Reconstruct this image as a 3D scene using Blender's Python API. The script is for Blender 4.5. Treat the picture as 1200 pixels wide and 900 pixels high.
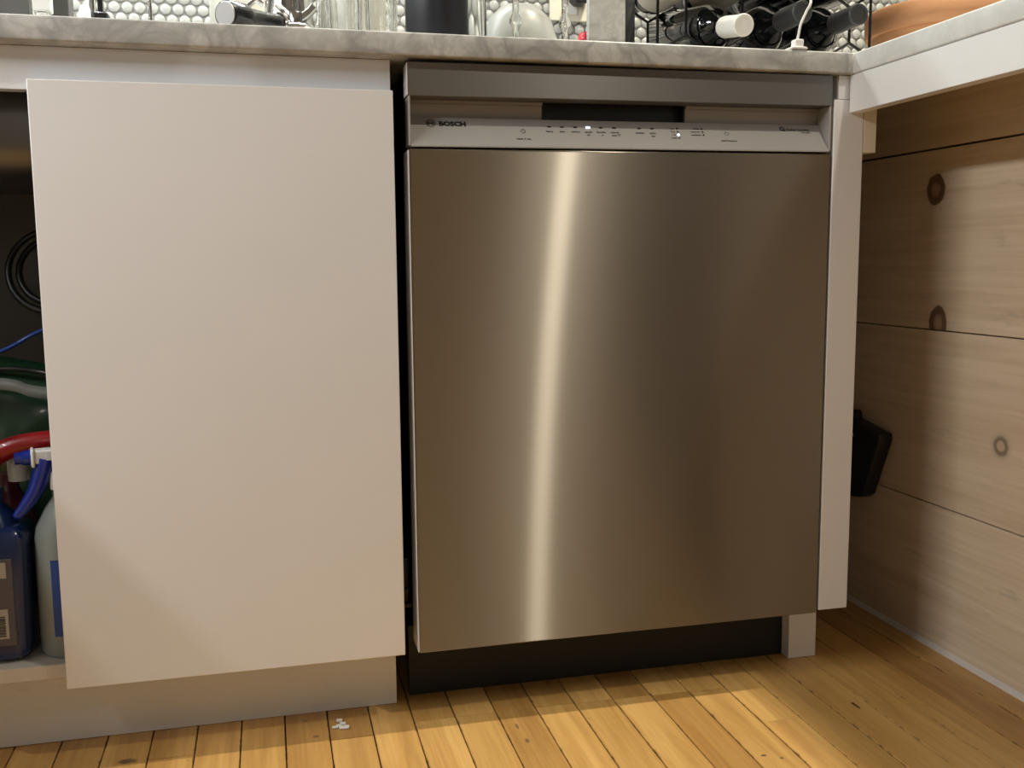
import bpy, bmesh, math, random
from mathutils import Vector, Matrix
random.seed(7)
PI = math.pi
S = bpy.context.scene
for o in list(bpy.data.objects):
    bpy.data.objects.remove(o, do_unlink=True)
COL = S.collection

# ------------------------------------------------------------------ camera
cam_d = bpy.data.cameras.new('camera'); cam = bpy.data.objects.new('camera', cam_d); COL.objects.link(cam)
YAW, PITCH, ROLL, FPX = .2399, -.1246, -.0083, 1158.95
fw = Vector((math.sin(YAW)*math.cos(PITCH), math.cos(YAW)*math.cos(PITCH), math.sin(PITCH)))
rt = Vector((math.cos(YAW), -math.sin(YAW), 0)); up = rt.cross(fw)
rt2 = rt*math.cos(ROLL) + up*math.sin(ROLL); up2 = up*math.cos(ROLL) - rt*math.sin(ROLL)
M = Matrix((rt2, up2, -fw)).transposed().to_4x4(); M.translation = (-.1803, -1.2752, .6258)
cam.matrix_world = M
cam_d.sensor_fit = 'HORIZONTAL'; cam_d.sensor_width = 36; cam_d.lens = 36*FPX/1200
cam_d.clip_start = .02; cam_d.clip_end = 50
S.camera = cam

# ------------------------------------------------------------------ world, light, exposure
w = bpy.data.worlds.new('world'); S.world = w; w.use_nodes = True
w.node_tree.nodes['Background'].inputs[0].default_value = (.02, .022, .03, 1)
w.node_tree.nodes['Background'].inputs[1].default_value = 1
S.view_settings.view_transform = 'Standard'; S.view_settings.look = 'None'
S.view_settings.gamma = 1; S.view_settings.use_curve_mapping = False
S.view_settings.exposure = 0.0

def plight(name, loc, watt, col, rad=.03):
    d = bpy.data.lights.new(name, 'POINT'); d.energy = watt; d.color = col; d.shadow_soft_size = rad
    o = bpy.data.objects.new(name, d); COL.objects.link(o); o.location = loc; return o
def alight(name, loc, sx, sy, watt, col, rot=(0, 0, 0)):
    d = bpy.data.lights.new(name, 'AREA'); d.energy = watt; d.color = col; d.shape = 'RECTANGLE'; d.size = sx; d.size_y = sy
    o = bpy.data.objects.new(name, d); COL.objects.link(o); o.location = loc; o.rotation_euler = rot; return o
WARM = (1, .92, .76); SOFT = (1, .985, .97)
# two slim ceiling fixtures, long side along X
alight('ceiling_fixture', (.846, .004, 2.40), .09, .006, 38, WARM)
alight('ceiling_fixture', (.787, -.945, 2.40), .06, .010, 15, WARM)
# light strips under the wall cabinets of the left-hand run, along Y
alight('left_cabinet_strip', (-1.414, -.56, 1.47), .03, 1.02, 10.8, SOFT, (0, -PI/4, 0))
alight('left_cabinet_strip', (-1.284, -.56, 1.47), .03, 1.02, 9.3, SOFT, (0, -PI/4, 0))
plight('front_fill', (-.35, -3.0, 1.35), 8.5, (1, .96, .90), .16)  # unseen fill light, added to brighten the front faces and toe kick
# light strip under the wall cabinets over the counter, tipped to the front
alight('cabinet_strip', (-.60, .37, 1.39), 1.45, .02, 13, (.95, 1, .97), (-.5, 0, 0))

# ------------------------------------------------------------------ node helpers
def mat(name):
    m = bpy.data.materials.new(name); m.use_nodes = True
    nt = m.node_tree
    return m, nt, nt.nodes['Principled BSDF']
def simple(name, col, rough=.5, metal=0, trans=0, coat=0, ior=None, emit=None, alpha=None):
    m, nt, b = mat(name)
    b.inputs['Base Color'].default_value = (*col, 1); b.inputs['Roughness'].default_value = rough
    b.inputs['Metallic'].default_value = metal; b.inputs['Transmission Weight'].default_value = trans
    b.inputs['Coat Weight'].default_value = coat
    if ior: b.inputs['IOR'].default_value = ior
    if emit:
        b.inputs['Emission Color'].default_value = (*emit[0], 1); b.inputs['Emission Strength'].default_value = emit[1]
    # fine procedural variation in gloss
    n = nt.nodes.new('ShaderNodeTexNoise'); n.inputs['Scale'].default_value = 35
    mr = nt.nodes.new('ShaderNodeMapRange'); mr.inputs['To Min'].default_value = max(0, rough-.04); mr.inputs['To Max'].default_value = min(1, rough+.05)
    nt.links.new(n.outputs['Fac'], mr.inputs['Value'])
    if trans == 0: nt.links.new(mr.outputs['Result'], b.inputs['Roughness'])
    return m
def N(nt, t, **kw):
    n = nt.nodes.new(t)
    for k, v in kw.items():
        if k == 'op': n.operation = v
        else: n.inputs[k].default_value = v
    return n
def ramp(nt, src, stops, interp='LINEAR'):
    r = nt.nodes.new('ShaderNodeValToRGB'); r.color_ramp.interpolation = interp
    e = r.color_ramp.elements
    while len(e) < len(stops): e.new(.5)
    for i, (p, c) in enumerate(stops):
        e[i].position = p; e[i].color = (*c, 1) if len(c) == 3 else c
    nt.links.new(src, r.inputs['Fac']); return r
def mix(nt, a, b, fac, mode='MIX'):
    m = nt.nodes.new('ShaderNodeMix'); m.data_type = 'RGBA'; m.blend_type = mode
    for s, v in ((m.inputs[0], fac), (m.inputs[6], a), (m.inputs[7], b)):
        if hasattr(v, 'links') or isinstance(v, bpy.types.NodeSocket): nt.links.new(v, s)
        else: s.default_value = v if not isinstance(v, tuple) or len(v) == 4 else (*v, 1)
    return m.outputs[2]
def pos_scaled(nt, sx, sy, sz, rnd=0):
    g = nt.nodes.new('ShaderNodeNewGeometry')
    v = nt.nodes.new('ShaderNodeVectorMath'); v.operation = 'MULTIPLY'; v.inputs[1].default_value = (sx, sy, sz)
    nt.links.new(g.outputs['Position'], v.inputs[0])
    out = v.outputs[0]
    if rnd:
        oi = nt.nodes.new('ShaderNodeObjectInfo')
        sc = N(nt, 'ShaderNodeMath', op='MULTIPLY'); sc.inputs[1].default_value = rnd
        nt.links.new(oi.outputs['Random'], sc.inputs[0])
        a = nt.nodes.new('ShaderNodeVectorMath'); a.operation = 'ADD'
        nt.links.new(out, a.inputs[0]); nt.links.new(sc.outputs[0], a.inputs[1]); out = a.outputs[0]
    return out, g

# marble --------------------------------------------------------------
def marble():
    m, nt, b = mat('marble')
    p, g = pos_scaled(nt, 1, 1, 1)
    n1 = N(nt, 'ShaderNodeTexNoise', Scale=13, Detail=4, Roughness=.5, Distortion=.8); nt.links.new(p, n1.inputs['Vector'])
    n2 = N(nt, 'ShaderNodeTexNoise', Scale=34, Detail=5, Roughness=.55, Distortion=.9); nt.links.new(p, n2.inputs['Vector'])
    def vein(src, wdt):
        s = N(nt, 'ShaderNodeMath', op='SUBTRACT'); s.inputs[1].default_value = .5; nt.links.new(src, s.inputs[0])
        a = N(nt, 'ShaderNodeMath', op='ABSOLUTE'); nt.links.new(s.outputs[0], a.inputs[0])
        mr = N(nt, 'ShaderNodeMapRange'); mr.inputs['From Max'].default_value = wdt; mr.inputs['To Min'].default_value = 1; mr.inputs['To Max'].default_value = 0
        nt.links.new(a.outputs[0], mr.inputs['Value']); return mr.outputs['Result']
    c = mix(nt, (.60, .60, .575, 1), (.37, .37, .355, 1), vein(n1.outputs['Fac'], .09))
    f2 = N(nt, 'ShaderNodeMath', op='MULTIPLY'); f2.inputs[1].default_value = .45; nt.links.new(vein(n2.outputs['Fac'], .10), f2.inputs[0])
    c = mix(nt, c, (.38, .38, .36, 1), f2.outputs[0])
    n3 = N(nt, 'ShaderNodeTexNoise', Scale=5, Detail=3); nt.links.new(p, n3.inputs['Vector'])
    c = mix(nt, c, ramp(nt, n3.outputs['Fac'], [(.35, (.80, .80, .80)), (.65, (1, 1, 1))]).outputs[0], 1.0, 'MULTIPLY')
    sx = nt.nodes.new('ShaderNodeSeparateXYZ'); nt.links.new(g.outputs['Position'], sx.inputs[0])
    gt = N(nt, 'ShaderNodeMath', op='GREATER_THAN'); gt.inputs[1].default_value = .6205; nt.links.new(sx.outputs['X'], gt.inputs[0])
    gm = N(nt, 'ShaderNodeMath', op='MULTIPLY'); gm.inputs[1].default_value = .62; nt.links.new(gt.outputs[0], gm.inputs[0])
    c = mix(nt, c, (.80, .81, .78, 1), gm.outputs[0])     # right-hand counter lightened in the colour, for its brighter lit edge
    nt.links.new(c, b.inputs['Base Color']); b.inputs['Roughness'].default_value = .3
    return m
# brushed steel: grooves along X ---------------------------------------
def steel(name, col, broad=.35, a1=.90, r1=.27, a2=.72, r2=.40, tang=(1, 0, 0)):
    m = bpy.data.materials.new(name); m.use_nodes = True; nt = m.node_tree
    nt.nodes.remove(nt.nodes['Principled BSDF']); out = nt.nodes['Material Output']
    p, g = pos_scaled(nt, 14, 300, 900)
    n = N(nt, 'ShaderNodeTexNoise', Scale=1, Detail=2); nt.links.new(p, n.inputs['Vector'])
    colr = ramp(nt, n.outputs['Fac'], [(.25, tuple(c*.975 for c in col)), (.75, tuple(min(1, c*1.02) for c in col))])
    t = N(nt, 'ShaderNodeCombineXYZ', X=tang[0], Y=tang[1], Z=tang[2])
    gs = []
    for a, r in ((a1, r1), (a2, r2)):
        q = nt.nodes.new('ShaderNodeBsdfAnisotropic'); q.distribution = 'MULTI_GGX'
        q.inputs['Roughness'].default_value = r; q.inputs['Anisotropy'].default_value = a
        nt.links.new(colr.outputs[0], q.inputs['Color']); nt.links.new(t.outputs[0], q.inputs['Tangent']); gs.append(q)
    mx = nt.nodes.new('ShaderNodeMixShader'); mx.inputs[0].default_value = broad
    nt.links.new(gs[0].outputs[0], mx.inputs[1]); nt.links.new(gs[1].outputs[0], mx.inputs[2])
    nt.links.new(mx.outputs[0], out.inputs['Surface'])
    return m
BW = .0573; BX = -.0080      # floor board pitch
STAINS = [(-0.3753, -0.0083, 0.016, 0.01, 0.85, (0.06, 0.045, 0.03)), (0.6003, -0.1037, 0.004, 0.016, 0.9, (0.1, 0.03, 0.012)), (0.4079, -0.1981, 0.006, 0.004, 0.85, (0.07, 0.05, 0.035)), (0.4266, -0.2097, 0.003, 0.003, 0.85, (0.07, 0.05, 0.035)), (0.1245, -0.0420, 0.003, 0.012, 0.7, (0.1, 0.07, 0.05)), (0.1276, -0.0849, 0.004, 0.01, 0.7, (0.1, 0.07, 0.05)), (-0.1529, 0.0467, 0.004, 0.006, 0.6, (0.12, 0.07, 0.035)), (-0.1402, -0.0023, 0.006, 0.005, 0.6, (0.12, 0.06, 0.03))]
# maple floor boards -----------------------------------------------------
def floor_wood():
    m, nt, b = mat('maple_boards')
    p, g = pos_scaled(nt, 26, 1.6, 26, 40)
    n1 = N(nt, 'ShaderNodeTexNoise', Scale=1.2, Detail=6, Roughness=.6, Distortion=.8); nt.links.new(p, n1.inputs['Vector'])
    c = ramp(nt, n1.outputs['Fac'], [(.25, (.40, .21, .062)), (.5, (.56, .33, .105)), (.75, (.66, .42, .150))]).outputs[0]
    p2, _ = pos_scaled(nt, 160, 6, 160, 40)
    n2 = N(nt, 'ShaderNodeTexNoise', Scale=1.5, Detail=4); nt.links.new(p2, n2.inputs['Vector'])
    c = mix(nt, c, ramp(nt, n2.outputs['Fac'], [(.3, (.86, .84, .80)), (.7, (1.05, 1.05, 1.05))]).outputs[0], .8, 'MULTIPLY')
    oi = nt.nodes.new('ShaderNodeObjectInfo')
    tint = ramp(nt, oi.outputs['Random'], [(0, (.74, .68, .60)), (.35, (.95, .94, .92)), (.7, (1.04, 1.04, 1.02)), (1, (1.12, 1.14, 1.18))]).outputs[0]
    c = mix(nt, c, tint, 1, 'MULTIPLY')
    # worn dark specks and mineral streaks
    p3, _ = pos_scaled(nt, 30, 17, 30, 0)
    n3 = N(nt, 'ShaderNodeTexNoise', Scale=1.3, Detail=5, Roughness=.7, Distortion=.6); nt.links.new(p3, n3.inputs['Vector'])
    c = mix(nt, c, (.10, .06, .035, 1), ramp(nt, n3.outputs['Fac'], [(.685, (0, 0, 0)), (.74, (.8, .8, .8))]).outputs[0])
    tc = nt.nodes.new('ShaderNodeTexCoord'); ox = nt.nodes.new('ShaderNodeSeparateXYZ'); nt.links.new(tc.outputs['Object'], ox.inputs[0])
    e1 = N(nt, 'ShaderNodeMath', op='SUBTRACT'); e1.inputs[1].default_value = (BW-.0016)/2; nt.links.new(ox.outputs['X'], e1.inputs[0])
    e2 = N(nt, 'ShaderNodeMath', op='ABSOLUTE'); nt.links.new(e1.outputs[0], e2.inputs[0])
    n5 = N(nt, 'ShaderNodeTexNoise', Scale=55, Detail=4, Roughness=.7); nt.links.new(g.outputs['Position'], n5.inputs['Vector'])
    e3 = N(nt, 'ShaderNodeMath', op='MULTIPLY_ADD'); e3.inputs[1].default_value = .012; nt.links.new(n5.outputs['Fac'], e3.inputs[0]); nt.links.new(e2.outputs[0], e3.inputs[2])
    e4 = N(nt, 'ShaderNodeMapRange'); e4.inputs['From Min'].default_value = (BW-.0016)/2+.0056; e4.inputs['From Max'].default_value = (BW-.0016)/2+.0074; e4.inputs['To Max'].default_value = .75
    nt.links.new(e3.outputs[0], e4.inputs['Value'])
    c = mix(nt, c, (.11, .06, .03, 1), e4.outputs['Result'])
    # single old stains and a knot in the boards
    sp3 = nt.nodes.new('ShaderNodeSeparateXYZ'); nt.links.new(g.outputs['Position'], sp3.inputs[0])
    for fx, fy, rx, ry, k, colr in STAINS:
        acc = None
        for sock, c0, rr_ in ((sp3.outputs['X'], fx, rx), (sp3.outputs['Y'], fy, ry)):
            q1 = N(nt, 'ShaderNodeMath', op='SUBTRACT'); q1.inputs[1].default_value = c0; nt.links.new(sock, q1.inputs[0])
            q2 = N(nt, 'ShaderNodeMath', op='DIVIDE'); q2.inputs[1].default_value = rr_; nt.links.new(q1.outputs[0], q2.inputs[0])
            q3 = N(nt, 'ShaderNodeMath', op='POWER'); q3.inputs[1].default_value = 2; q0 = N(nt, 'ShaderNodeMath', op='ABSOLUTE'); nt.links.new(q2.outputs[0], q0.inputs[0]); nt.links.new(q0.outputs[0], q3.inputs[0])
            if acc is None: acc = q3.outputs[0]
            else:
                ad = N(nt, 'ShaderNodeMath', op='ADD'); nt.links.new(acc, ad.inputs[0]); nt.links.new(q3.outputs[0], ad.inputs[1]); acc = ad.outputs[0]
        nz = N(nt, 'ShaderNodeMath', op='MULTIPLY_ADD'); nz.inputs[1].default_value = 1.6; nt.links.new(n5.outputs['Fac'], nz.inputs[0]); nt.links.new(acc, nz.inputs[2])
        mk = N(nt, 'ShaderNodeMapRange'); mk.inputs['From Min'].default_value = 1.0; mk.inputs['From Max'].default_value = 1.5; mk.inputs['To Min'].default_value = k; mk.inputs['To Max'].default_value = 0
        nt.links.new(nz.outputs[0], mk.inputs['Value']); c = mix(nt, c, (*colr, 1), mk.outputs['Result'])
    nt.links.new(c, b.inputs['Base Color'])
    n4 = N(nt, 'ShaderNodeTexNoise', Scale=9); nt.links.new(g.outputs['Position'], n4.inputs['Vector'])
    nt.links.new(ramp(nt, n4.outputs['Fac'], [(.3, (.30,)*3), (.7, (.45,)*3)]).outputs[0], b.inputs['Roughness'])
    b.inputs['Coat Weight'].default_value = .15; b.inputs['Coat Roughness'].default_value = .3
    bm = nt.nodes.new('ShaderNodeBump'); bm.inputs['Strength'].default_value = .12; bm.inputs['Distance'].default_value = .002
    nt.links.new(n1.outputs['Fac'], bm.inputs['Height']); nt.links.new(bm.outputs[0], b.inputs['Normal'])
    return m
# pine planks with knots ----------------------------------------------
KNOTS = [(.0946, .7298, .0200, .0215, -9), (.0760, .5215, .0190, .0250, .5105), (-.0756, .3527, .0135, .0125, -9)]
def pine():
    m, nt, b = mat('pine_planks')
    p, g = pos_scaled(nt, 10, 1.3, 22, 0)
    n1 = N(nt, 'ShaderNodeTexNoise', Scale=1.4, Detail=5, Roughness=.55, Distortion=1.2); nt.links.new(p, n1.inputs['Vector'])
    c = ramp(nt, n1.outputs['Fac'], [(.25, (.58, .455, .315)), (.5, (.66, .54, .395)), (.78, (.72, .605, .46))]).outputs[0]
    p2, _ = pos_scaled(nt, 60, 5, 150, 0)
    n2 = N(nt, 'ShaderNodeTexNoise', Scale=1, Detail=5, Distortion=.5); nt.links.new(p2, n2.inputs['Vector'])
    c = mix(nt, c, ramp(nt, n2.outputs['Fac'], [(.3, (.88, .86, .84)), (.65, (1.02, 1.02, 1.02))]).outputs[0], .8, 'MULTIPLY')
    # grey weathered smears
    p3, _ = pos_scaled(nt, 9, 6, 26, 0)
    n3 = N(nt, 'ShaderNodeTexNoise', Scale=1.2, Detail=5, Roughness=.65); nt.links.new(p3, n3.inputs['Vector'])
    c = mix(nt, c, (.34, .29, .235, 1), ramp(nt, n3.outputs['Fac'], [(.60, (0, 0, 0)), (.74, (.55, .55, .55))]).outputs[0])
    sx = nt.nodes.new('ShaderNodeSeparateXYZ'); nt.links.new(g.outputs['Position'], sx.inputs[0])
    nn = N(nt, 'ShaderNodeTexNoise', Scale=60, Detail=3); nt.links.new(g.outputs['Position'], nn.inputs['Vector'])
    for i, (ky, kz, ry, rz, zmin) in enumerate(KNOTS):
        def nrm(sock, c0, r):
            a = N(nt, 'ShaderNodeMath', op='SUBTRACT'); a.inputs[1].default_value = c0; nt.links.new(sock, a.inputs[0])
            d = N(nt, 'ShaderNodeMath', op='DIVIDE'); d.inputs[1].default_value = r; nt.links.new(a.outputs[0], d.inputs[0])
            q = N(nt, 'ShaderNodeMath', op='MULTIPLY'); nt.links.new(d.outputs[0], q.inputs[0]); nt.links.new(d.outputs[0], q.inputs[1]); return q.outputs[0]
        a = N(nt, 'ShaderNodeMath', op='ADD'); nt.links.new(nrm(sx.outputs['Y'], ky, ry), a.inputs[0]); nt.links.new(nrm(sx.outputs['Z'], kz, rz), a.inputs[1])
        r = N(nt, 'ShaderNodeMath', op='SQRT'); nt.links.new(a.outputs[0], r.inputs[0])
        r2 = N(nt, 'ShaderNodeMath', op='MULTIPLY_ADD'); r2.inputs[1].default_value = .35; nt.links.new(nn.outputs['Fac'], r2.inputs[0]); nt.links.new(r.outputs[0], r2.inputs[2])
        sc = N(nt, 'ShaderNodeMath', op='DIVIDE'); sc.inputs[1].default_value = 2; nt.links.new(r2.outputs[0], sc.inputs[0])
        if i < 2:
            col = ramp(nt, sc.outputs[0], [(.0, (.40, .29, .20)), (.30, (.30, .19, .12)), (.42, (.12, .065, .035)), (.60, (.14, .08, .045))]).outputs[0]
            msk = ramp(nt, sc.outputs[0], [(.62, (.97,)*3), (.67, (.10,)*3), (.95, (0,)*3)]).outputs[0]
        else:
            col = ramp(nt, sc.outputs[0], [(.0, (.50, .40, .28)), (.34, (.48, .37, .25)), (.44, (.20, .14, .09)), (.58, (.22, .17, .12)), (.75, (.36, .31, .25))]).outputs[0]
            msk = ramp(nt, sc.outputs[0], [(.58, (.9,)*3), (.72, (.40,)*3), (.98, (0,)*3)]).outputs[0]
        if zmin > 0:
            gt = N(nt, 'ShaderNodeMath', op='GREATER_THAN'); gt.inputs[1].default_value = zmin; nt.links.new(sx.outputs['Z'], gt.inputs[0])
            mm = N(nt, 'ShaderNodeMath', op='MULTIPLY'); nt.links.new(gt.outputs[0], mm.inputs[0]); nt.links.new(msk, mm.inputs[1]); msk = mm.outputs[0]
        c = mix(nt, c, col, msk)
    nt.links.new(c, b.inputs['Base Color']); b.inputs['Roughness'].default_value = .55
    bm = nt.nodes.new('ShaderNodeBump'); bm.inputs['Strength'].default_value = .1; bm.inputs['Distance'].default_value = .001
    nt.links.new(n2.outputs['Fac'], bm.inputs['Height']); nt.links.new(bm.outputs[0], b.inputs['Normal'])
    return m
def painted(name, col, rough=.35, coat=.3, scuff=.0, scol=(.3, .25, .2)):
    m, nt, b = mat(name)
    p, g = pos_scaled(nt, 1, 1, 1)
    n = N(nt, 'ShaderNodeTexNoise', Scale=6, Detail=4); nt.links.new(p, n.inputs['Vector'])
    c = ramp(nt, n.outputs['Fac'], [(.3, tuple(x*.975 for x in col)), (.7, col)]).outputs[0]
    if scuff:
        p2, _ = pos_scaled(nt, 14, 14, 30)
        n2 = N(nt, 'ShaderNodeTexNoise', Scale=1, Detail=6, Roughness=.7); nt.links.new(p2, n2.inputs['Vector'])
        c = mix(nt, c, (*scol, 1), ramp(nt, n2.outputs['Fac'], [(.58, (0, 0, 0)), (.8, (scuff,)*3)]).outputs[0])
    nt.links.new(c, b.inputs['Base Color']); b.inputs['Roughness'].default_value = rough; b.inputs['Coat Weight'].default_value = coat
    return m

MT = dict(
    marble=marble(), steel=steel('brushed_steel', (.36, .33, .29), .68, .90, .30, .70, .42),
    steel_strip=steel('satin_steel', (.225, .22, .215), .7, .6, .42, .4, .5),
    ctrl=painted('silver_control_panel', (.35, .335, .315), .38, .1),
    recess=painted('silver_recess', (.34, .31, .27), .45, .1),
    floor=floor_wood(), pine=pine(),
    door=painted('white_gloss_laminate', (.78, .775, .775), .38, .0),
    white=painted('white_paint', (.79, .79, .80), .4, .1),
    kick=painted('white_kick', (.76, .775, .79), .45, .05, .55),
    apron=painted('white_apron', (.80, .80, .785), .35, .2),
    cream=painted('cream_wood', (.72, .66, .53), .55, 0),
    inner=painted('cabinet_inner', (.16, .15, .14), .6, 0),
    base_panel=painted('cabinet_base', (.62, .58, .53), .5, 0, .3),
    edge=painted('edge_silver', (.80, .79, .77), .35, .1),
    rail=painted('white_rail', (.79, .81, .84), .4, .1),
    wall=painted('plaster', (.32, .31, .29), .8, 0), ceil=painted('ceiling_paint', (.62, .61, .59), .9, 0),
    grout=painted('grout', (.27, .265, .25), .9, 0, .4), tile=simple('glazed_tile', (.44, .45, .43), .3, coat=.1),
    subfloor=simple('dark_subfloor', (.03, .018, .01), .9), joint=simple('plank_joint', (.05, .03, .02), .9),  # subfloor has its own dark tone, visible between the boards
    black=simple('black_plastic', (.012, .012, .013), .4), blackg=simple('black_gloss', (.008, .008, .01), .25, coat=.4),
    kickb=simple('matt_black_kick', (.008, .008, .008), .6), dark=simple('dark_metal', (.03, .03, .032), .45, .3), rubber=simple('rubber_hose', (.015, .015, .016), .35),
    chrome=simple('chrome', (.75, .74, .72), .12, 1), satin=simple('turned_steel', (.50, .50, .50), .35, .6),
    ink=simple('print_ink', (.012, .012, .012), .6), inkg=simple('print_grey', (.05, .05, .05), .6),
    led=simple('led_lit', (.9, .95, 1), .3, emit=((.62, .78, 1), 5)),
    glass=simple('clear_glass', (.97, .98, .97), .02, trans=1, ior=1.45),
    frost=simple('frosted_glass', (.90, .91, .88), .35, trans=.75, ior=1.3),
    whitep=simple('white_plastic', (.80, .80, .77), .35), creamp=simple('cream_ceramic', (.58, .57, .50), .3, coat=.3),
    outlet=simple('outlet_plate', (.78, .73, .60), .4), red=simple('red_plastic', (.30, .012, .014), .3, coat=.2),
    redcap=simple('red_cap', (.75, .06, .08), .35), blue=simple('blue_plastic', (.008, .03, .30), .28, coat=.3),
    bluel=simple('light_blue_plastic', (.012, .06, .27), .35), bluet=simple('blue_tube', (.03, .08, .38), .3),
    dblue=simple('dark_blue_bottle', (.008, .022, .09), .18, coat=.4), plabel=simple('purple_grey_label', (.10, .085, .10), .5),
    barcode_w=simple('barcode_white', (.40, .37, .33), .6), navy=simple('navy_speckled', (.015, .016, .022), .4),
    milk=simple('translucent_jug', (.25, .285, .28), .35, coat=.2), green=simple('green_bag', (.012, .045, .018), .3, coat=.3),
    bagw=simple('bag_band', (.17, .18, .16), .4), dred=simple('dark_red_bottle', (.10, .012, .018), .25, coat=.3),
    wine=simple('wine_glass_dark', (.003, .004, .004), .06, coat=.5), foilw=simple('white_foil', (.66, .63, .58), .45),
    foilb=simple('black_foil', (.03, .03, .032), .45), labelc=simple('cream_label', (.55, .51, .43), .6),
    wire=simple('black_wire', (.012, .012, .013), .4, .5), terra=None, slate=simple('slate', (.10, .098, .09), .7),
    greyb=simple('grey_box', (.105, .105, .10), .6), screw=simple('zinc_screw', (.55, .55, .55), .35, 1),
    straw=simple('dry_straw', (.55, .40, .20), .8), soil=simple('potting_soil', (.02, .014, .01), .9), caulk=painted('caulk', (.62, .58, .52), .6, 0, .4),
    steel_sink=simple('sink_steel', (.20, .19, .18), .4, .9), lint=simple('paper_scrap', (.7, .7, .68), .7),
    slateb=simple('dark_slate_board', (.045, .046, .048), .5), sidesteel=simple('steel_edge', (.72, .70, .67), .35, 1))
def terracotta():
    m, nt, b = mat('terracotta')
    p, g = pos_scaled(nt, 8, 8, 60)
    n = N(nt, 'ShaderNodeTexNoise', Scale=1, Detail=5); nt.links.new(p, n.inputs['Vector'])
    nt.links.new(ramp(nt, n.outputs['Fac'], [(.3, (.42, .20, .09)), (.7, (.56, .29, .14))]).outputs[0], b.inputs['Base Color']); b.inputs['Roughness'].default_value = .75
    return m
MT['terra'] = terracotta()

# ------------------------------------------------------------------ mesh helpers 
class MB:
    def __init__(s): s.bm = bmesh.new(); s.round = False
    def box(s, x0, x1, y0, y1, z0, z1, bev=0, seg=2):
        r = bmesh.ops.create_cube(s.bm, size=1); vs = r['verts']
        for v in vs:
            v.co = ((x0+x1)/2+v.co.x*(x1-x0), (y0+y1)/2+v.co.y*(y1-y0), (z0+z1)/2+v.co.z*(z1-z0))
        if bev:
            es = {e for v in vs for e in v.link_edges}
            bmesh.ops.bevel(s.bm, geom=list(es), offset=bev, segments=seg, affect='EDGES', profile=.5)
        return s
    def prism(s, pts, d0, d1, axis='X', bev=0):
        # polygon pts (a,b) extruded along axis
        def co(a, b, d): return {'X': (d, a, b), 'Y': (a, d, b), 'Z': (a, b, d)}[axis]
        A = [s.bm.verts.new(co(a, b, d0)) for a, b in pts]; B = [s.bm.verts.new(co(a, b, d1)) for a, b in pts]
        fs = [s.bm.faces.new(A), s.bm.faces.new(B[::-1])]
        n = len(pts)
        for i in range(n): fs.append(s.bm.faces.new((A[i], B[i], B[(i+1) % n], A[(i+1) % n])))
        bmesh.ops.recalc_face_normals(s.bm, faces=fs)
        if bev:
            es = {e for v in A+B for e in v.link_edges}
            bmesh.ops.bevel(s.bm, geom=list(es), offset=bev, segments=2, affect='EDGES', profile=.5)
        return s
    def lathe(s, prof, c=(0, 0, 0), n=32, mtx=None, rib=0, ribn=24, sy=1):
        # prof list of (r,z); closed at r=0 ends
        s.round = True
        rings = []
        for r, z in prof:
            if r < 1e-6: rings.append([s.bm.verts.new((0, 0, z))])
            else:
                ring = []
                for i in range(n):
                    a = 2*PI*i/n; rr = r*(1+rib*math.cos(a*ribn))
                    ring.append(s.bm.verts.new((rr*math.cos(a), rr*math.sin(a)*sy, z)))
                rings.append(ring)
        fs = []
        for R1, R2 in zip(rings, rings[1:]):
            for i in range(n):
                j = (i+1) % n
                if len(R1) == 1 and len(R2) == 1: continue
                if len(R1) == 1: fs.append(s.bm.faces.new((R1[0], R2[i], R2[j])))
                elif len(R2) == 1: fs.append(s.bm.faces.new((R1[i], R2[0], R1[j])))
                else: fs.append(s.bm.faces.new((R1[i], R2[i], R2[j], R1[j])))
        bmesh.ops.recalc_face_normals(s.bm, faces=fs)
        T = (mtx or Matrix()).copy()
        T = Matrix.Translation(c) @ T
        for v in {v for R in rings for v in R}: v.co = T @ v.co
        return s
    def tube(s, pts, r, n=10, cap=True):
        pts = [Vector(p) for p in pts]; rings = []; s.round = True
        rr = r if isinstance(r, (list, tuple)) else [r]*len(pts)
        prev = None
        for i, p in enumerate(pts):
            t = (pts[min(i+1, len(pts)-1)]-pts[max(i-1, 0)]).normalized()
            if prev is None:
                a = Vector((0, 0, 1)) if abs(t.z) < .9 else Vector((1, 0, 0))
                u = t.cross(a).normalized()
            else: u = (prev-t*prev.dot(t)).normalized()
            prev = u; v = t.cross(u)
            rings.append([s.bm.verts.new(p+(u*math.cos(2*PI*k/n)+v*math.sin(2*PI*k/n))*rr[i]) for k in range(n)])
        fs = []
        for A, B in zip(rings, rings[1:]):
            for k in range(n): fs.append(s.bm.faces.new((A[k], A[(k+1) % n], B[(k+1) % n], B[k])))
        if cap: fs += [s.bm.faces.new(rings[0][::-1]), s.bm.faces.new(rings[-1])]
        bmesh.ops.recalc_face_normals(s.bm, faces=fs)
        return s
    def xf(s, f):
        for v in s.bm.verts: v.co = f(v.co)
        return s
    def build(s, name, m, parent=None, smooth=True, ang=None):
        if ang is None: ang = 48 if s.round else 20
        me = bpy.data.meshes.new(name); s.bm.to_mesh(me); s.bm.free()
        me.materials.append(MT[m] if isinstance(m, str) else m)
        if smooth:
            for p in me.polygons: p.use_smooth = True
            me.set_sharp_from_angle(angle=math.radians(ang))
        return link(name, me, parent)
def link(name, me, parent=None):
    o = bpy.data.objects.new(name, me); COL.objects.link(o)
    if parent is not None:
        o.parent = parent
        o.matrix_parent_inverse = Matrix.Translation(parent_world(parent)).inverted()
    return o
def parent_world(p):
    v = Vector(p.location) if p.type == 'EMPTY' else Vector((0, 0, 0))
    return v
def tag(o, label, cat, group=None):
    o['label'] = label; o['category'] = cat
    if group: o['group'] = group
    return o
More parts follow.
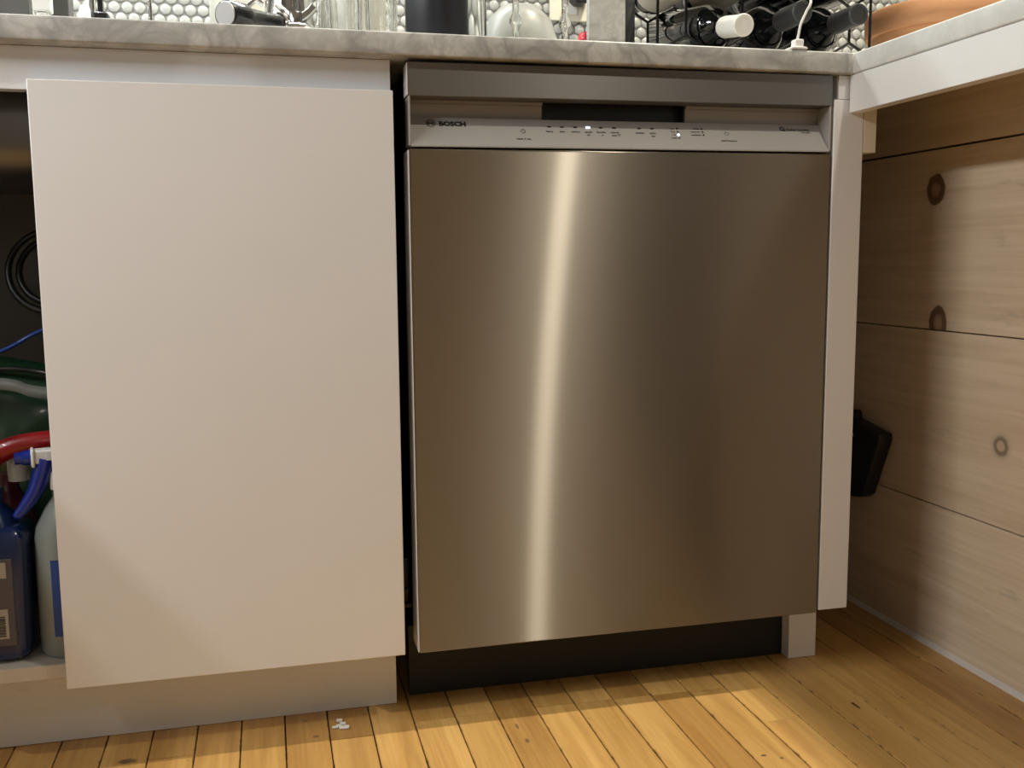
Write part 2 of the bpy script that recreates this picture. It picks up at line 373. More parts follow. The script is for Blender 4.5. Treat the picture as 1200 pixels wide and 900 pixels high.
def thing(name, label, cat, loc=(0, 0, 0), group=None):
    o = bpy.data.objects.new(name, None); COL.objects.link(o); o.location = loc; o.empty_display_size = .05
    return tag(o, label, cat, group)
def struct(o): o['kind'] = 'structure'; return o
def spline(pts, n=8):
    P = [Vector(p) for p in pts]; P = [2*P[0]-P[1]]+P+[2*P[-1]-P[-2]]; out = []
    for i in range(1, len(P)-2):
        for k in range(n):
            t = k/n; a, b, c, d = P[i-1:i+3]
            out.append(.5*((2*b)+(c-a)*t+(2*a-5*b+4*c-d)*t*t+(3*b-a-3*c+d)*t**3))
    out.append(P[-2]); return out
def along(axis_to):   # matrix turning +Z into a direction
    return Vector(axis_to).normalized().to_track_quat('Z', 'Y').to_matrix().to_4x4()

# ================================================================== SETTING
X0R, X1R, Y0R, Y1R, ZR = -2.7, 3.0, -3.3, .61, 2.45
floor = struct(MB().box(X0R, X1R, Y0R, Y1R, -.06, -.007).build('floor', 'subfloor', smooth=False))
struct(MB().box(X0R, X1R, Y0R, Y1R, ZR, ZR+.05).build('ceiling', 'ceil', smooth=False))
wb = struct(MB().box(X0R, X1R, Y1R, Y1R+.06, -.06, ZR).build('wall_back', 'grout', smooth=False))
struct(MB().box(X0R-.05, X0R, Y0R, Y1R, -.06, ZR).build('wall_left', 'wall', smooth=False))
struct(MB().box(X1R, X1R+.05, Y0R, Y1R, -.06, ZR).build('wall_far_right', 'wall', smooth=False))
struct(MB().box(X0R, X1R, Y0R-.05, Y0R, -.06, ZR).build('wall_front', 'wall', smooth=False))

# floor boards: each a child of the floor, run along Y
def board_mesh():
    b = MB(); w2 = BW-.0016
    b.box(0, w2, -1, 0, -.012, 0)
    es = [e for e in b.bm.edges if all(v.co.z > -.001 for v in e.verts) and abs(e.verts[0].co.x-e.verts[1].co.x) < 1e-6]
    bmesh.ops.bevel(b.bm, geom=es, offset=.0009, segments=1, affect='EDGES')
    me = bpy.data.meshes.new('floorboard'); b.bm.to_mesh(me); b.bm.free(); me.materials.append(MT['floor']); return me
BM_ = board_mesh()
rest = MB()
known = {-6: -.0115, -2: -.018, 8: -.117, 0: .0049, 1: .0052, 2: .0060, 3: .0058, 4: .0035, 5: .0020, 6: -.0005, 7: -.0040}
rb = random.Random(3)
for k in range(-45, 15):
    x = BX+k*BW
    wid = min(BW, .8390-x)
    if wid < .008: continue
    ends = [.58]
    if k in known: ends.append(known[k])
    y = ends[-1]
    while y > Y0R:
        step = rb.uniform(.45, 1.1)
        if len(ends) == 1: step = rb.uniform(.95, 1.5)
        y -= step; ends.append(max(y, Y0R))
    for a, c in zip(ends, ends[1:]):
        if x > -1.05 and a > -.9:
            o = link('floorboard', BM_, floor); o.location = (x+.0005, a-.0003, rb.uniform(-.0004, .0003)); o.scale = (wid/BW, a-c-.0008, 1)
        else:
            rest.box(x+.0005, x+wid-.0006, c+.0005, a-.0003, -.006, -.0002)
rest.box(.97, X1R, Y0R, Y1R, -.006, -.0002)
o = rest.build('floorboard_rest', 'floor', floor, smooth=False); o['kind'] = 'stuff'

# plank wall under the peninsula
XW = .8406
wr = struct(MB().box(XW+.016, XW+.12, -.84, .61, 0, .8790).build('wall_right', 'joint', smooth=False))
for z0, z1 in ((.004, .2313), (.2333, .5095), (.5115, .7912), (.7945, .8790)):
    MB().box(XW, XW+.0155, -.84, .60, z0, z1, .0007, 1).build('plank', 'pine', wr, smooth=False)
struct(MB().prism([(.8336, 0), (XW, 0), (XW, .0075), (.8385, .0060)], -.84, .45, 'Y').build('trim_1', 'caulk', smooth=False))

# penny tiles on the back wall
def tile_mesh():
    b = MB(); b.lathe([(0, .0032), (.0078, .0032), (.0090, .0022), (.0093, 0)], n=14, mtx=along((0, -1, 0)))
    me = bpy.data.meshes.new('penny_tile'); b.bm.to_mesh(me); b.bm.free()
    for p in me.polygons: p.use_smooth = True
    me.materials.append(MT['tile']); return me
TM = tile_mesh(); TP = .0210; TH = TP*.8660
seen = lambda x, z: (1.035 < z < 1.135) and (-.475 < x < -.215 or .36 < x < .56 or .80 < x < .93)
cnt = 0; tr = MB()
for r in range(0, 9):
    z = 1.0285+r*TH
    for c in range(-60, 75):
        x = c*TP+(TP/2 if r % 2 else 0)
        if seen(x, z) and cnt < 295 and z < 1.045+.022*max(0, x+.6)+.06:
            o = link('penny_tile', TM, wb); o.location = (x, Y1R, z); cnt += 1
        elif -.75 < x < 1.35:
            tr.lathe([(0, .0032), (.0078, .0032), (.0090, .0022), (.0093, 0)], (x, Y1R, z), 10, along((0, -1, 0)))
o = tr.build('penny_tile_rest', 'tile', wb); o['kind'] = 'stuff'

# ================================================================== SINK CABINET
cab = thing('sink_cabinet', 'white slab-door sink base cabinet left of the dishwasher, its left side open', 'cabinet', (-.45, .3, 0))
MB().box(-.4428, -.0191, 0, .018, .0989, .8385, .0012).build('door', 'door', cab)
dl = MB().box(-.8885, -.8705, -.44, -.012, .0989, .8385, .0012).build('door', 'door', cab)
MB().box(-.8840, -.0200, .0185, .04, .8290, .8788, .0005).build('top_rail', 'rail', cab)
MB().box(-.8840, -.0225, .0205, .58, .1062, .1245, .0008).build('bottom_panel', 'base_panel', cab)
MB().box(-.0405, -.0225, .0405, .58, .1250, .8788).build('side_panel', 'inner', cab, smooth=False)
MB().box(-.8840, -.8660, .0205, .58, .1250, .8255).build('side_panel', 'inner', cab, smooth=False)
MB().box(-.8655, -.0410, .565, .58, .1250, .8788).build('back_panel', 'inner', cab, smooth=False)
MB().box(-.8840, -.0243, .070, .086, .0005, .1055).build('toe_kick', 'kick', cab, smooth=False)
for z in (.75, .19):
    h = MB(); h.box(-.080, -.045, .0185, .034, z-.02, z+.02, .003); h.build('hinge', 'satin', cab)

# ================================================================== COUNTERTOP + PENINSULA EDGE
XR, YC, ZT, ZB = .6222, -.010, .9083, .8793
ct = MB().prism([(X0R+.05, .609), (X0R+.05, YC), (XR, YC), (XR, -.88), (1.30, -.88), (1.30, .609)], ZB, ZT, 'Z')
es = [e for e in ct.bm.edges if abs(e.verts[0].co.z-e.verts[1].co.z) < 1e-6]
bmesh.ops.bevel(ct.bm, geom=es, offset=.0035, segments=3, affect='EDGES', profile=.5)
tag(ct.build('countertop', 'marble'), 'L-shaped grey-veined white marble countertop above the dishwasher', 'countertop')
tag(MB().box(XR+.0008, XR+.020, -.84, -.0015, .8273, .8785, .0008).build('apron_board', 'apron'), 'bright white apron board under the right-hand marble counter edge', 'board')

# end panel beside dishwasher
ep = thing('end_panel', 'tall narrow white filler panel right of the dishwasher, short foot below', 'panel', (.62, .05, 0))
MB().box(.6005, .6475, 0, .018, .1027, .8455, .001).build('panel', 'white', ep)
MB().box(.6072, .6300, .001, .018, .8462, .8788, .0008).build('patch_block', 'white', ep)
MB().box(.6015, .6195, .0185, .56, .1027, .8750).build('side_board', 'white', ep, smooth=False)
MB().box(.592, .639, .069, .086, .0005, .1020, .0008).build('foot', 'white', ep)
MB().box(.592, .600, .0865, .14, .0005, .1020).build('foot_return', 'white', ep, smooth=False)
tag(MB().box(.6482, .6685, .0, .042, .7733, .8785, .001).build('support_block', 'cream'), 'small cream wooden block tucked under the apron board beside the end panel', 'block')

# ================================================================== DISHWASHER
dw = thing('dishwasher', 'stainless steel built-in dishwasher with brushed door and front control panel', 'dishwasher', (.3, .05, 0))
DWW = .597
def sh(c): return Vector((c.x, c.y, c.z+.0037*(c.x/DWW)*max(0, (c.z-.1)/.77)))
door = MB().box(.0, DWW, 0, .05, .0989, .7673, .0018, 2).xf(sh).build('door_panel', 'steel', dw)
MB().box(0, DWW, 0, .0345, .8331, .8742, .0007, 2).xf(sh).build('top_strip', 'steel_strip', dw)
MB().box(-.0012, -.0002, .0008, .034, .8340, .8735, .0003, 1).build('side_trim', 'edge', dw)
MB().box(-.0012, -.0002, .0015, .048, .1000, .7660, .0003, 1).build('side_trim', 'edge', dw)
# pocket recess: back left/right, end cheeks, dark centre pocket
MB().box(.002, .1840, .0350, .045, .800, .8735).xf(sh).build('recess_back', 'recess', dw, smooth=False)
MB().box(.3904, DWW-.002, .0350, .045, .800, .8735).xf(sh).build('recess_back', 'recess', dw, smooth=False)
lip = MB(); lip.box(.002, .1840, .0305, .0348, .8290, .8328); lip.xf(sh).build('recess_lip', 'ctrl', dw, smooth=False)
lip = MB(); lip.box(.3904, DWW-.002, .0305, .0348, .8290, .8328); lip.xf(sh).build('recess_lip', 'ctrl', dw, smooth=False)
pk = MB(); pk.box(.186, .3884, .062, .066, .795, .8735); pk.box(.1845, .1865, .0352, .066, .795, .8735); pk.box(.3879, .3899, .0352, .066, .795, .8735)
pk.xf(sh).build('handle_pocket', 'black', dw, smooth=False)
MB().prism([(.0352, .8098), (.062, .8098), (.062, .795), (.0352, .795)], .1868, .3876, 'X').xf(sh).build('pocket_floor', 'dark', dw, smooth=False)
for x0, x1 in ((.0003, .0025), (DWW-.0030, DWW-.0003)):
    MB().box(x0, x1, .0005, .034, .7715, .8329, .0004, 1).xf(sh).build('end_cheek', 'ctrl', dw)
cp = MB().prism([(0, .7700), (.0, .7715), (.028, .8100), (.0345, .8100), (.0345, .7700)], .0028, DWW-.0033, 'X').xf(sh).build('control_panel', 'ctrl', dw, smooth=False)
# tub body, kick plate, bracket
MB().box(.006, DWW-.008, .051, .56, .105, .8650).build('tub_body', 'black', dw, smooth=False)
MB().box(-.003, .5915, .090, .10, .0005, .1045).build('kick_plate', 'kickb', dw, smooth=False)
br = MB(); br.box(-.014, -.004, .06, .075, .150, .215, .002); br.box(-.016, -.002, .055, .06, .145, .150); br.tube([(-.009, .058, .17), (-.009, .052, .17)], .003)
br.build('hinge_bracket', 'dark', dw)
br = MB(); br.tube([(.062, .0905, .070), (.062, .0885, .070)], .0035, 12); br.build('kick_screw', 'black', dw)

# lettering and marks on the sloped control panel
SL = Vector((0, .028, .0385)).normalized(); SN = Vector((0, -SL.z, SL.y))
def spt(x, s, d=.0003):
    p = Vector((x, 0, .7715))+SL*s+SN*d; return sh(p)
def smat(x, s, d=.0003):
    ex = (sh(Vector((.1, 0, .79)))-sh(Vector((0, 0, .79)))).normalized()
    m = Matrix((ex, SL, ex.cross(SL))).transposed().to_4x4(); m.translation = spt(x, s, d); return m
def text(s, x, y, size, m='ink', ax='CENTER', bold=0, width=None, name='lettering'):
    cu = bpy.data.curves.new('t', 'FONT'); cu.body = s; cu.size = size; cu.align_x = ax; cu.align_y = 'CENTER'; cu.offset = bold or .00016; cu.extrude = 0
    cu.resolution_u = 2
    ob = bpy.data.objects.new('t', cu); COL.objects.link(ob)
    bpy.context.view_layer.update()
    me = bpy.data.meshes.new_from_object(ob.evaluated_get(bpy.context.evaluated_depsgraph_get()))
    bpy.data.objects.remove(ob); bpy.data.curves.remove(cu)
    xs = [v.co.x for v in me.vertices]
    k = width/(max(xs)-min(xs)) if width else 1
    mtx = smat(x, y)
    for v in me.vertices: v.co = mtx @ Vector((v.co.x*k, v.co.y, 0))
    me.materials.clear(); me.materials.append(MT[m]); me.name = name
    return link(name, me, cp)
def mark(name, m, x, s, shapes, h=.0005):
    b = MB()
    for kind, *a in shapes:
        if kind == 'rect':
            cx, cy, wx, wy = a; b.box(cx-wx/2, cx+wx/2, cy-wy/2, cy+wy/2, -.0004, h)
        elif kind == 'ring':
            cx, cy, r0, r1, a0, a1 = a; n = 28
            V = [[b.bm.verts.new((cx+r*math.cos(a0+(a1-a0)*i/n), cy+r*math.sin(a0+(a1-a0)*i/n), h)) for i in range(n+1)] for r in (r0, r1)]
            for i in range(n): b.bm.faces.new((V[0][i], V[1][i], V[1][i+1], V[0][i+1]))
        elif kind == 'disc':
            cx, cy, r = a; b.lathe([(0, h), (r, h), (r, 0)], (cx, cy, 0), 14)
    mt = smat(x, s, .0001); b.xf(lambda c: mt @ c)
    return b.build(name, m, cp, smooth=False)
# maker's mark: ring with armature
mark('emblem', 'inkg', .0315, .0376, [('ring', 0, 0, .0052, .0062, 0, 2*PI), ('ring', -.0004, 0, .0028, .0038, PI*.62, PI*1.38), ('ring', .0004, 0, .0028, .0038, -PI*.38, PI*.38),
     ('rect', -.0019, 0, .0009, .0060), ('rect', .0019, 0, .0009, .0060), ('rect', 0, 0, .0036, .0011)])
text('BOSCH', .0600, .0368, .0110, 'ink', bold=.0006, width=.0355)
mark('power_symbol', 'inkg', .1532, .0268, [('ring', 0, 0, .0027, .0033, PI*.62, PI*2.38), ('rect', 0, .0022, .0006, .0032)])
text('reset 3 sec', .1522, .0134, .0042, 'inkg', width=.0200)
for x, t, lit in ((.1902, 'heavy', 0), (.2079, 'auto', 0), (.2264, 'normal', 0), (.2443, 'speed', 1), (.2624, 'favorite', 0), (.2812, 'remote', 0), (.3174, 'sanitize', 0), (.3360, 'extra', 0)):
    mark('button_light', 'led' if lit else 'ink', x, .0352, [('rect', 0, 0, .0056 if lit else .0050, .0026 if lit else .0022)], .0006)
    text(t, x-.0007, .0272, .0042, 'inkg')
for x, t in ((.2430, '60'), (.2622, '©'), (.2795, 'start'), (.3352, 'dry')): text(t if t != '©' else 'o', x, .0218, .0042, 'inkg')
mark('wireless_symbol', 'inkg', .2868, .0225, [('ring', 0, -.001, .0022, .0027, PI*.2, PI*.8), ('ring', 0, -.001, .0012, .0017, PI*.2, PI*.8), ('disc', 0, -.0008, .0005)])
for s, t, lit in ((.0362, '3 hr', 0), (.0305, '2 hr', 0), (.0250, '1 hr', 1), (.0193, 'reset', 0)):
    mark('status_light', 'led' if lit else 'ink', .3726, s, [('disc', 0, 0, .0016 if lit else .0013)], .0006); text(t, .3690, s, .0040, 'inkg', 'RIGHT')
for s, t in ((.0364, 'active'), (.0309, 'rinse aid'), (.0253, 'sanitized')):
    mark('status_light', 'ink', .4095, s, [('disc', 0, 0, .0013)], .0006); text(t, .4058, s, .0040, 'inkg', 'RIGHT')
mark('start_symbol', 'inkg', .4451, .0285, [('ring', 0, 0, .0026, .0032, PI*.75, PI*2.3), ('rect', -.0008, .0026, .0022, .0006)])
text('start/resume', .4450, .0157, .0042, 'inkg', width=.0240)
mark('connect_symbol', 'ink', .5325, .0392, [('ring', 0, 0, .0022, .0040, 0, 2*PI), ('rect', .0030, -.0030, .0026, .0016)])
text('Home Connect', .5570, .0384, .0050, 'ink', width=.0365)
text('Wi-Fi', .5675, .0328, .0044, 'inkg', width=.0135)

# ================================================================== UNDER THE SINK (left opening)
ZF = .1248
sink = MB().box(-.84, -.15, .10, .50, .7350, .8755, .045, 5).build('sink_basin', 'steel_sink')
tag(sink, 'grey steel sink basin seen from below inside the open cabinet', 'sink')
hose = MB()
for dr, dy in ((0, 0), (.012, .012)):
    hose.tube([(-.487+(.0585-dr)*math.cos(a), .30+dy+.02*math.sin(a), .616+(.0585-dr)*math.sin(a)) for a in [2*PI*i/40 for i in range(41)]], .0048, 8, False)
hose.tube(spline([(-.43, .30, .62), (-.40, .32, .5), (-.38, .40, .45), (-.37, .56, .5)]), .0048, 8)
tag(hose.build('drain_hose', 'rubber'), 'coiled black rubber hose hanging under the sink', 'hose')
tag(MB().tube(spline([(-.72, .33, .44), (-.5639, .30, .4995), (-.5081, .30, .5281), (-.42, .33, .56), (-.36, .45, .66), (-.36, .56, .72)]), .0030, 8).build('water_tube', 'bluet'), 'thin blue water tube sloping behind the cabinet door', 'tube')
tag(MB().tube(spline([(-.74, .24, .487), (-.5700, .24, .4805), (-.53, .24, .4790), (-.50, .24, .4740), (-.46, .225, .465)]), .0040, 8).build('power_cable', 'rubber'), 'thin black cable above the green bag under the sink', 'cable')
# green bag
bag = thing('cleaning_bag', 'crinkled dark green plastic bag with pale band inside the cabinet', 'bag', (-.54, .28, ZF))
def blob(x0, x1, y0, y1, z0, z1, amp, seed, top=.6):
    b = MB(); nx, nz = 16, 24; rr = random.Random(seed); ph = [rr.uniform(0, 6) for _ in range(6)]
    V = {}
    for sgn in (0, 1):
        for i in range(nx+1):
            for j in range(nz+1):
                u, v = i/nx, j/nz
                edge = (1-abs(2*u-1)**4)*(1-abs(2*v-1)**6)*(1-.5*v*top)
                wv = amp*(math.sin(9*u+7*v+ph[0])+.7*math.sin(17*u-23*v+ph[1])+.5*math.sin(31*v+13*u+ph[2]))
                y = (y0+y1)/2+(1 if sgn else -1)*((y1-y0)/2*edge)+wv*edge
                V[sgn, i, j] = b.bm.verts.new((x0+(x1-x0)*u+.004*math.sin(8*v+ph[3]), y, z0+(z1-z0)*v+.012*v*math.sin(5*u+ph[4])))
    for sgn in (0, 1):
        for i in range(nx):
            for j in range(nz):
                q = [V[sgn, i, j], V[sgn, i+1, j], V[sgn, i+1, j+1], V[sgn, i, j+1]]; b.bm.faces.new(q if not sgn else q[::-1])
    bmesh.ops.remove_doubles(b.bm, verts=b.bm.verts, dist=1e-5); bmesh.ops.recalc_face_normals(b.bm, faces=b.bm.faces); return b
blob(-.66, -.40, .22, .32, ZF, .487, .004, 4).build('bag_body', 'green', bag, ang=180)
bd = MB()
pts = spline([(-.60, .206, .468), (-.53, .200, .461), (-.505, .1985, .452), (-.47, .1985, .447), (-.43, .205, .450)])
for a, c in zip(pts, pts[1:]):
    q = [bd.bm.verts.new(a+Vector((0, 0, -.008))), bd.bm.verts.new(c+Vector((0, 0, -.008))), bd.bm.verts.new(c+Vector((0, .004, .008))), bd.bm.verts.new(a+Vector((0, .004, .008)))]
    bd.bm.faces.new(q)
bmesh.ops.remove_doubles(bd.bm, verts=bd.bm.verts, dist=1e-5)
bmesh.ops.solidify(bd.bm, geom=bd.bm.faces[:], thickness=.002)
bd.build('bag_band', 'bagw', bag, ang=180)

def trigger(root, c, mh, ml, mn, mc, ang, drop=.075):
    """spray head: c = pivot (x,y,z), sprays towards -X turned by ang"""
    R = Matrix.Translation(c) @ Matrix.Rotation(ang, 4, 'Z')
    T = lambda b: b.xf(lambda v: R @ v)
    T(MB().prism([(-.018, -.006), (-.018, .0105), (.030, .0105), (.040, .004), (.040, -.004), (.015, -.012), (-.005, -.012)], -.0105, .0105, 'Y', .0025)).build('spray_head', mh, root)
    T(MB().tube([(-.020, 0, .001), (-.030, 0, .001), (-.031, 0, .001), (-.040, 0, .001)], [.0095, .0095, .0080, .0075], 14)).build('nozzle', mn, root)
    T(MB().box(-.0215, -.0165, -.0125, .0125, -.0115, .0125, .003)).build('nozzle_collar', mc, root)
    lv = spline([(-.004, 0, -.002), (-.010, 0, -.022), (-.018, 0, -.042), (-.030, 0, -.060), (-.041, 0, -.073)], 6)
    lr = [.0138-.0078*i/(len(lv)-1) for i in range(len(lv))]; e = (lv[-1]-lv[-2]).normalized()
    T(MB().tube(lv+[lv[-1]+e*.0025, lv[-1]+e*.0040], lr+[.0046, .0018], 12)).build('trigger_lever', ml, root)
    T(MB().tube([(-.002, -.013, .001), (-.002, -.0145, .001)], .0035, 12)).build('pivot_pin', 'whitep', root)
# translucent bottle with blue sprayer
sb = thing('spray_bottle', 'translucent white spray bottle with blue trigger head, nearest the cabinet door', 'bottle', (-.445, .075, ZF))
MB().lathe([(0, ZF+.0005), (.036, ZF+.0005), (.039, ZF+.006), (.039, .275), (.036, .292), (.024, .316), (.014, .330), (.014, .345), (0, .345)], (-.4455, .075, 0), 36, sy=1.0).build('bottle_body', 'milk', sb)
MB().lathe([(0, .340), (.0165, .340), (.0165, .362), (.012, .368), (0, .368)], (-.4455, .075, 0), 20, rib=.03, ribn=10).build('screw_collar', 'whitep', sb)
trigger(sb, (-.4600, .072, .382), 'whitep', 'blue', 'blue', 'whitep', .25)
lb = MB(); n = 16
for i in range(n):
    a0, a1 = math.radians(-112+90*i/n), math.radians(-112+90*(i+1)/n)
    q = [(-.4455+.0394*math.cos(a), .075+.0394*math.sin(a), z) for a, z in ((a0, .155), (a1, .155), (a1, .255), (a0, .255))]
    lb.bm.faces.new([lb.bm.verts.new(p) for p in q])
bmesh.ops.remove_doubles(lb.bm, verts=lb.bm.verts, dist=1e-5); bmesh.ops.solidify(lb.bm, geom=lb.bm.faces[:], thickness=.0006)
lb.build('bottle_label', 'bluel', sb)
# dark blue bottle
db = thing('detergent_bottle', 'dark blue bottle with grey barcode label at far left under the sink', 'bottle', (-.53, .075, ZF))
bz = MB().box(-.575, -.4870, .036, .115, ZF+.0005, .300, .018, 4)
bz.xf(lambda v: Vector((v.x+(.012*(v.z-.30)/.18)*(-1 if v.x > -.53 else 1)*(-1 if v.z < .3 else 1)*.3, v.y, v.z)))
bz.build('bottle_body', 'dblue', db)
MB().lathe([(.034, .297), (.028, .312), (.015, .325), (.015, .345), (0, .345)], (-.533, .075, 0), 24).build('bottle_neck', 'dblue', db)
lab = MB().box(-.560, -.5035, .0335, .0362, .150, .262, .001, 1).build('bottle_label', 'plabel', db)
MB().box(-.545, -.5115, .0325, .0334, .160, .198).build('barcode_panel', 'barcode_w', lab, smooth=False)
bb = MB(); xx = -.5435; rr = random.Random(2)
zz = .163
while zz < .190:
    wv = rr.uniform(.0005, .0014); bb.box(-.5430, -.5150, .0321, .0325, zz, zz+wv); zz += wv+rr.uniform(.0005, .0014)
bb.build('barcode', 'ink', lab, smooth=False)
MB().box(-.546, -.5105, .0325, .0334, .238, .258).build('label_panel', 'barcode_w', lab, smooth=False)
# red sprayer behind
rs = thing('spray_bottle', 'dark red spray bottle with red trigger head behind the blue sprayer', 'bottle', (-.53, .17, ZF))
MB().lathe([(0, ZF+.0005), (.036, ZF+.0005), (.038, ZF+.006), (.038, .27), (.03, .30), (.016, .325), (.016, .345), (0, .345)], (-.535, .165, 0), 30).build('bottle_body', 'dred', rs)
MB().lathe([(0, .338), (.013, .338), (.013, .366), (.010, .370), (0, .370)], (-.5155, .150, 0), 20, rib=.03, ribn=10).build('screw_collar', 'whitep', rs)
hd = spline([(-.575, .125, .345), (-.556, .122, .366), (-.529, .120, .3815), (-.5035, .120, .3905), (-.469, .122, .3945), (-.43, .13, .393)], 6)
MB().tube(hd, [.0165-.0045*i/(len(hd)-1) for i in range(len(hd))], 16).build('spray_head', 'red', rs)
hl = spline([(-.560, .120, .362), (-.574, .119, .350), (-.586, .119, .335), (-.592, .119, .31)], 6)
MB().tube(hl, [.009-.004*i/(len(hl)-1) for i in range(len(hl))], 10).build('trigger_lever', 'red', rs)

# ================================================================== ON THE COUNTER
CT = ZT+.0004
tag(MB().box(-.66, -.4725, .195, .215, CT, 1.16, .002).build('stone_board', 'slate'), 'dark grey textured stone board standing at far left of the counter', 'board')
sd = thing('soap_bottle', 'cream white square soap bottle beside the dark stone board', 'bottle', (-.449, .16, CT))
MB().box(-.4607, -.4390, .150, .172, .9485, 1.05, .0025).build('bottle_body', 'whitep', sd)
MB().box(-.4570, -.4430, .153, .169, CT, .9480, .002).build('bottle_foot', 'whitep', sd)
MB().lathe([(0, 1.0505), (.006, 1.0505), (.006, 1.075), (0, 1.075)], (-.45, .161, 0), 14).build('pump_neck', 'chrome', sd)
tag(MB().box(-.4570, -.4335, .25, .29, CT, 1.12, .0015).build('grey_box', 'greyb'), 'plain grey box between the soap bottle and the tap', 'box')
fc = thing('faucet', 'chrome tap post on a black base before the penny tiles', 'faucet', (-.42, .4, CT))
MB().box(-.4300, -.4005, .385, .43, CT, 1.0060, .006, 3).build('base', 'blackg', fc)
MB().tube(spline([(-.4243, .40, 1.0), (-.4243, .40, 1.15), (-.4243, .36, 1.21), (-.4243, .28, 1.20), (-.4243, .25, 1.15)]), .0048, 14).build('spout', 'chrome', fc)
MB().box(-.4185, -.4105, .405, .42, 1.0062, 1.10, .002).build('lever', 'blackg', fc)
MB().lathe([(0, 1.012), (.006, 1.0095), (.0082, 1.004), (.0082, CT), (0, CT)], (-.432, .375, 0), 20).build('white_knob', 'whitep', fc)
tr_ = thing('towel_rod', 'slim upright chrome rod standing in front of the tiles', 'rod', (-.3315, .3, CT))
MB().lathe([(0, CT), (.06, CT), (.06, CT+.006), (.056, CT+.009), (0, CT+.009)], (-.3315, .3, 0), 32).build('base', 'chrome', tr_)
MB().tube([(-.3315, .3, CT+.009), (-.3315, .3, 1.22)], .0029, 12).build('rod', 'chrome', tr_)
tag(MB().lathe([(0, CT), (.048, CT), (.052, CT+.006), (.052, 1.09), (.046, 1.10), (0, 1.10)], (-.203, .44, 0), 36).build('canister', 'creamp'), 'smooth cream ceramic canister behind the espresso handle', 'canister')
# espresso portafilter, upside down
pf = thing('portafilter', 'upturned espresso portafilter with black handle and twin chrome spouts', 'portafilter', (-.128, .125, CT))
BC = Vector((-.131, .125, 0)); HC = Vector((-.2178, .004, .9218)); HB = Vector((-.152, .0925, .9330))
MB().lathe([(0, .9395), (.022, .9395), (.031, .934), (.034, .926), (.034, CT), (.030, CT), (.030, .922), (0, .930)], BC, 36).build('basket', 'chrome', pf)
dv = (HC-HB); Lh = dv.length; mx = along(dv)
MB().lathe([(0, 0), (.0105, 0), (.0125, .004), (.0118, .018), (.0112, Lh*.35), (.0125, Lh*.60), (.0150, Lh*.66), (.0166, Lh*.72), (.0169, Lh*.96), (.0160, Lh-.0006), (.0148, Lh), (0, Lh)], HB, 36, mx).build('handle', 'blackg', pf)
MB().lathe([(0, Lh+.0010), (.0138, Lh+.0010), (.0146, Lh-.001)], HB, 36, mx).build('end_cap', 'satin', pf)
MB().lathe([(.0128, .000), (.0142, .001), (.0142, .005), (.0128, .006)], HB, 28, mx).build('ferrule', 'chrome', pf)
sp = MB()
for q in (-1, 1):
    sp.tube(spline([(BC.x, .125, .9440), (BC.x+q*.009, .125, .9490), (BC.x+q*.018, .125, .9570), (BC.x+q*.025, .125, .9640)], 5), [.0070]*5+[.0066]*5+[.0062]*6, 14)
sp.lathe([(0, .9560), (.0100, .9560), (.0106, .9545), (.0106, .9400), (.009, .9396)], BC, 8)
sp.build('twin_spout', 'chrome', pf)
jg = thing('milk_jug', 'polished steel milk jug behind the portafilter spouts', 'jug', (-.12, .30, CT))
MB().lathe([(0, CT), (.040, CT), (.043, CT+.005), (.043, CT+.05), (.034, CT+.10), (.038, CT+.125), (.036, CT+.125), (.032, CT+.10), (.040, CT+.05), (.040, CT+.006), (0, CT+.006)], (-.135, .31, 0), 36).build('jug_body', 'chrome', jg)
MB().tube(spline([(-.175, .31, CT+.03), (-.200, .31, CT+.045), (-.203, .31, CT+.08), (-.185, .31, CT+.105), (-.172, .31, CT+.10)]), .0045, 10).build('jug_handle', 'chrome', jg)
vl = MB().lathe([(0, CT), (.0085, CT), (.009, CT+.003), (.009, CT+.030), (.0065, CT+.042), (.0065, CT+.10), (.0050, CT+.10), (.0050, CT+.043), (.0072, CT+.030), (.0072, CT+.005), (0, CT+.005)], (-.0975, .125, 0), 20)
tag(vl.build('glass_vial', 'glass'), 'narrow clear glass vial just right of the portafilter', 'vial')
def tumbler(x, y, r, h, label, rib=.02, ribn=18):
    b = MB().lathe([(0, CT), (r*.86, CT), (r*.9, CT+.003), (r*.95, CT+.03), (r*1.04, CT+h), (r*1.04-.002, CT+h), (r*.95-.003, CT+.03), (r*.86, CT+.012), (0, CT+.010)], (x, y, 0), 72, rib=rib, ribn=ribn)
    return tag(b.build('tumbler', 'glass', ang=50), label, 'glass', 'clear tumblers')
tumbler(-.0640, .165, .0255, .13, 'ribbed clear drinking glass right of the narrow vial')
tumbler(-.0150, .140, .0225, .14, 'ribbed clear drinking glass touching the black tumbler side', .012, 24)
tag(MB().lathe([(0, CT), (.052, CT), (.055, CT+.006), (.055, 1.13), (.050, 1.14), (0, 1.14)], (-.032, .33, 0), 36).build('canister', 'creamp'), 'cream ceramic canister behind the ribbed drinking glasses', 'canister')
bt = thing('travel_tumbler', 'tall matte black insulated tumbler in the middle of the counter', 'tumbler', (.0555, .1, CT))
MB().lathe([(0, CT), (.040, CT), (.0425, CT+.005), (.0432, CT+.16), (.041, CT+.165), (0, CT+.165)], (.0555, .1, 0), 48).build('tumbler_body', 'navy', bt)
MB().lathe([(0, CT+.19), (.036, CT+.19), (.041, CT+.185), (.0425, CT+.1655), (0, CT+.1655)], (.0555, .1, 0), 40).build('lid', 'blackg', bt)
bw = MB().lathe([(.058, CT), (.060, CT+.002), (.058, CT+.040), (.048, CT+.072), (.028, CT+.092), (0, CT+.097), (0, CT+.094), (.027, CT+.089), (.046, CT+.070), (.055, CT+.040), (.057, CT+.002)], (.2000, .215, 0), 48)
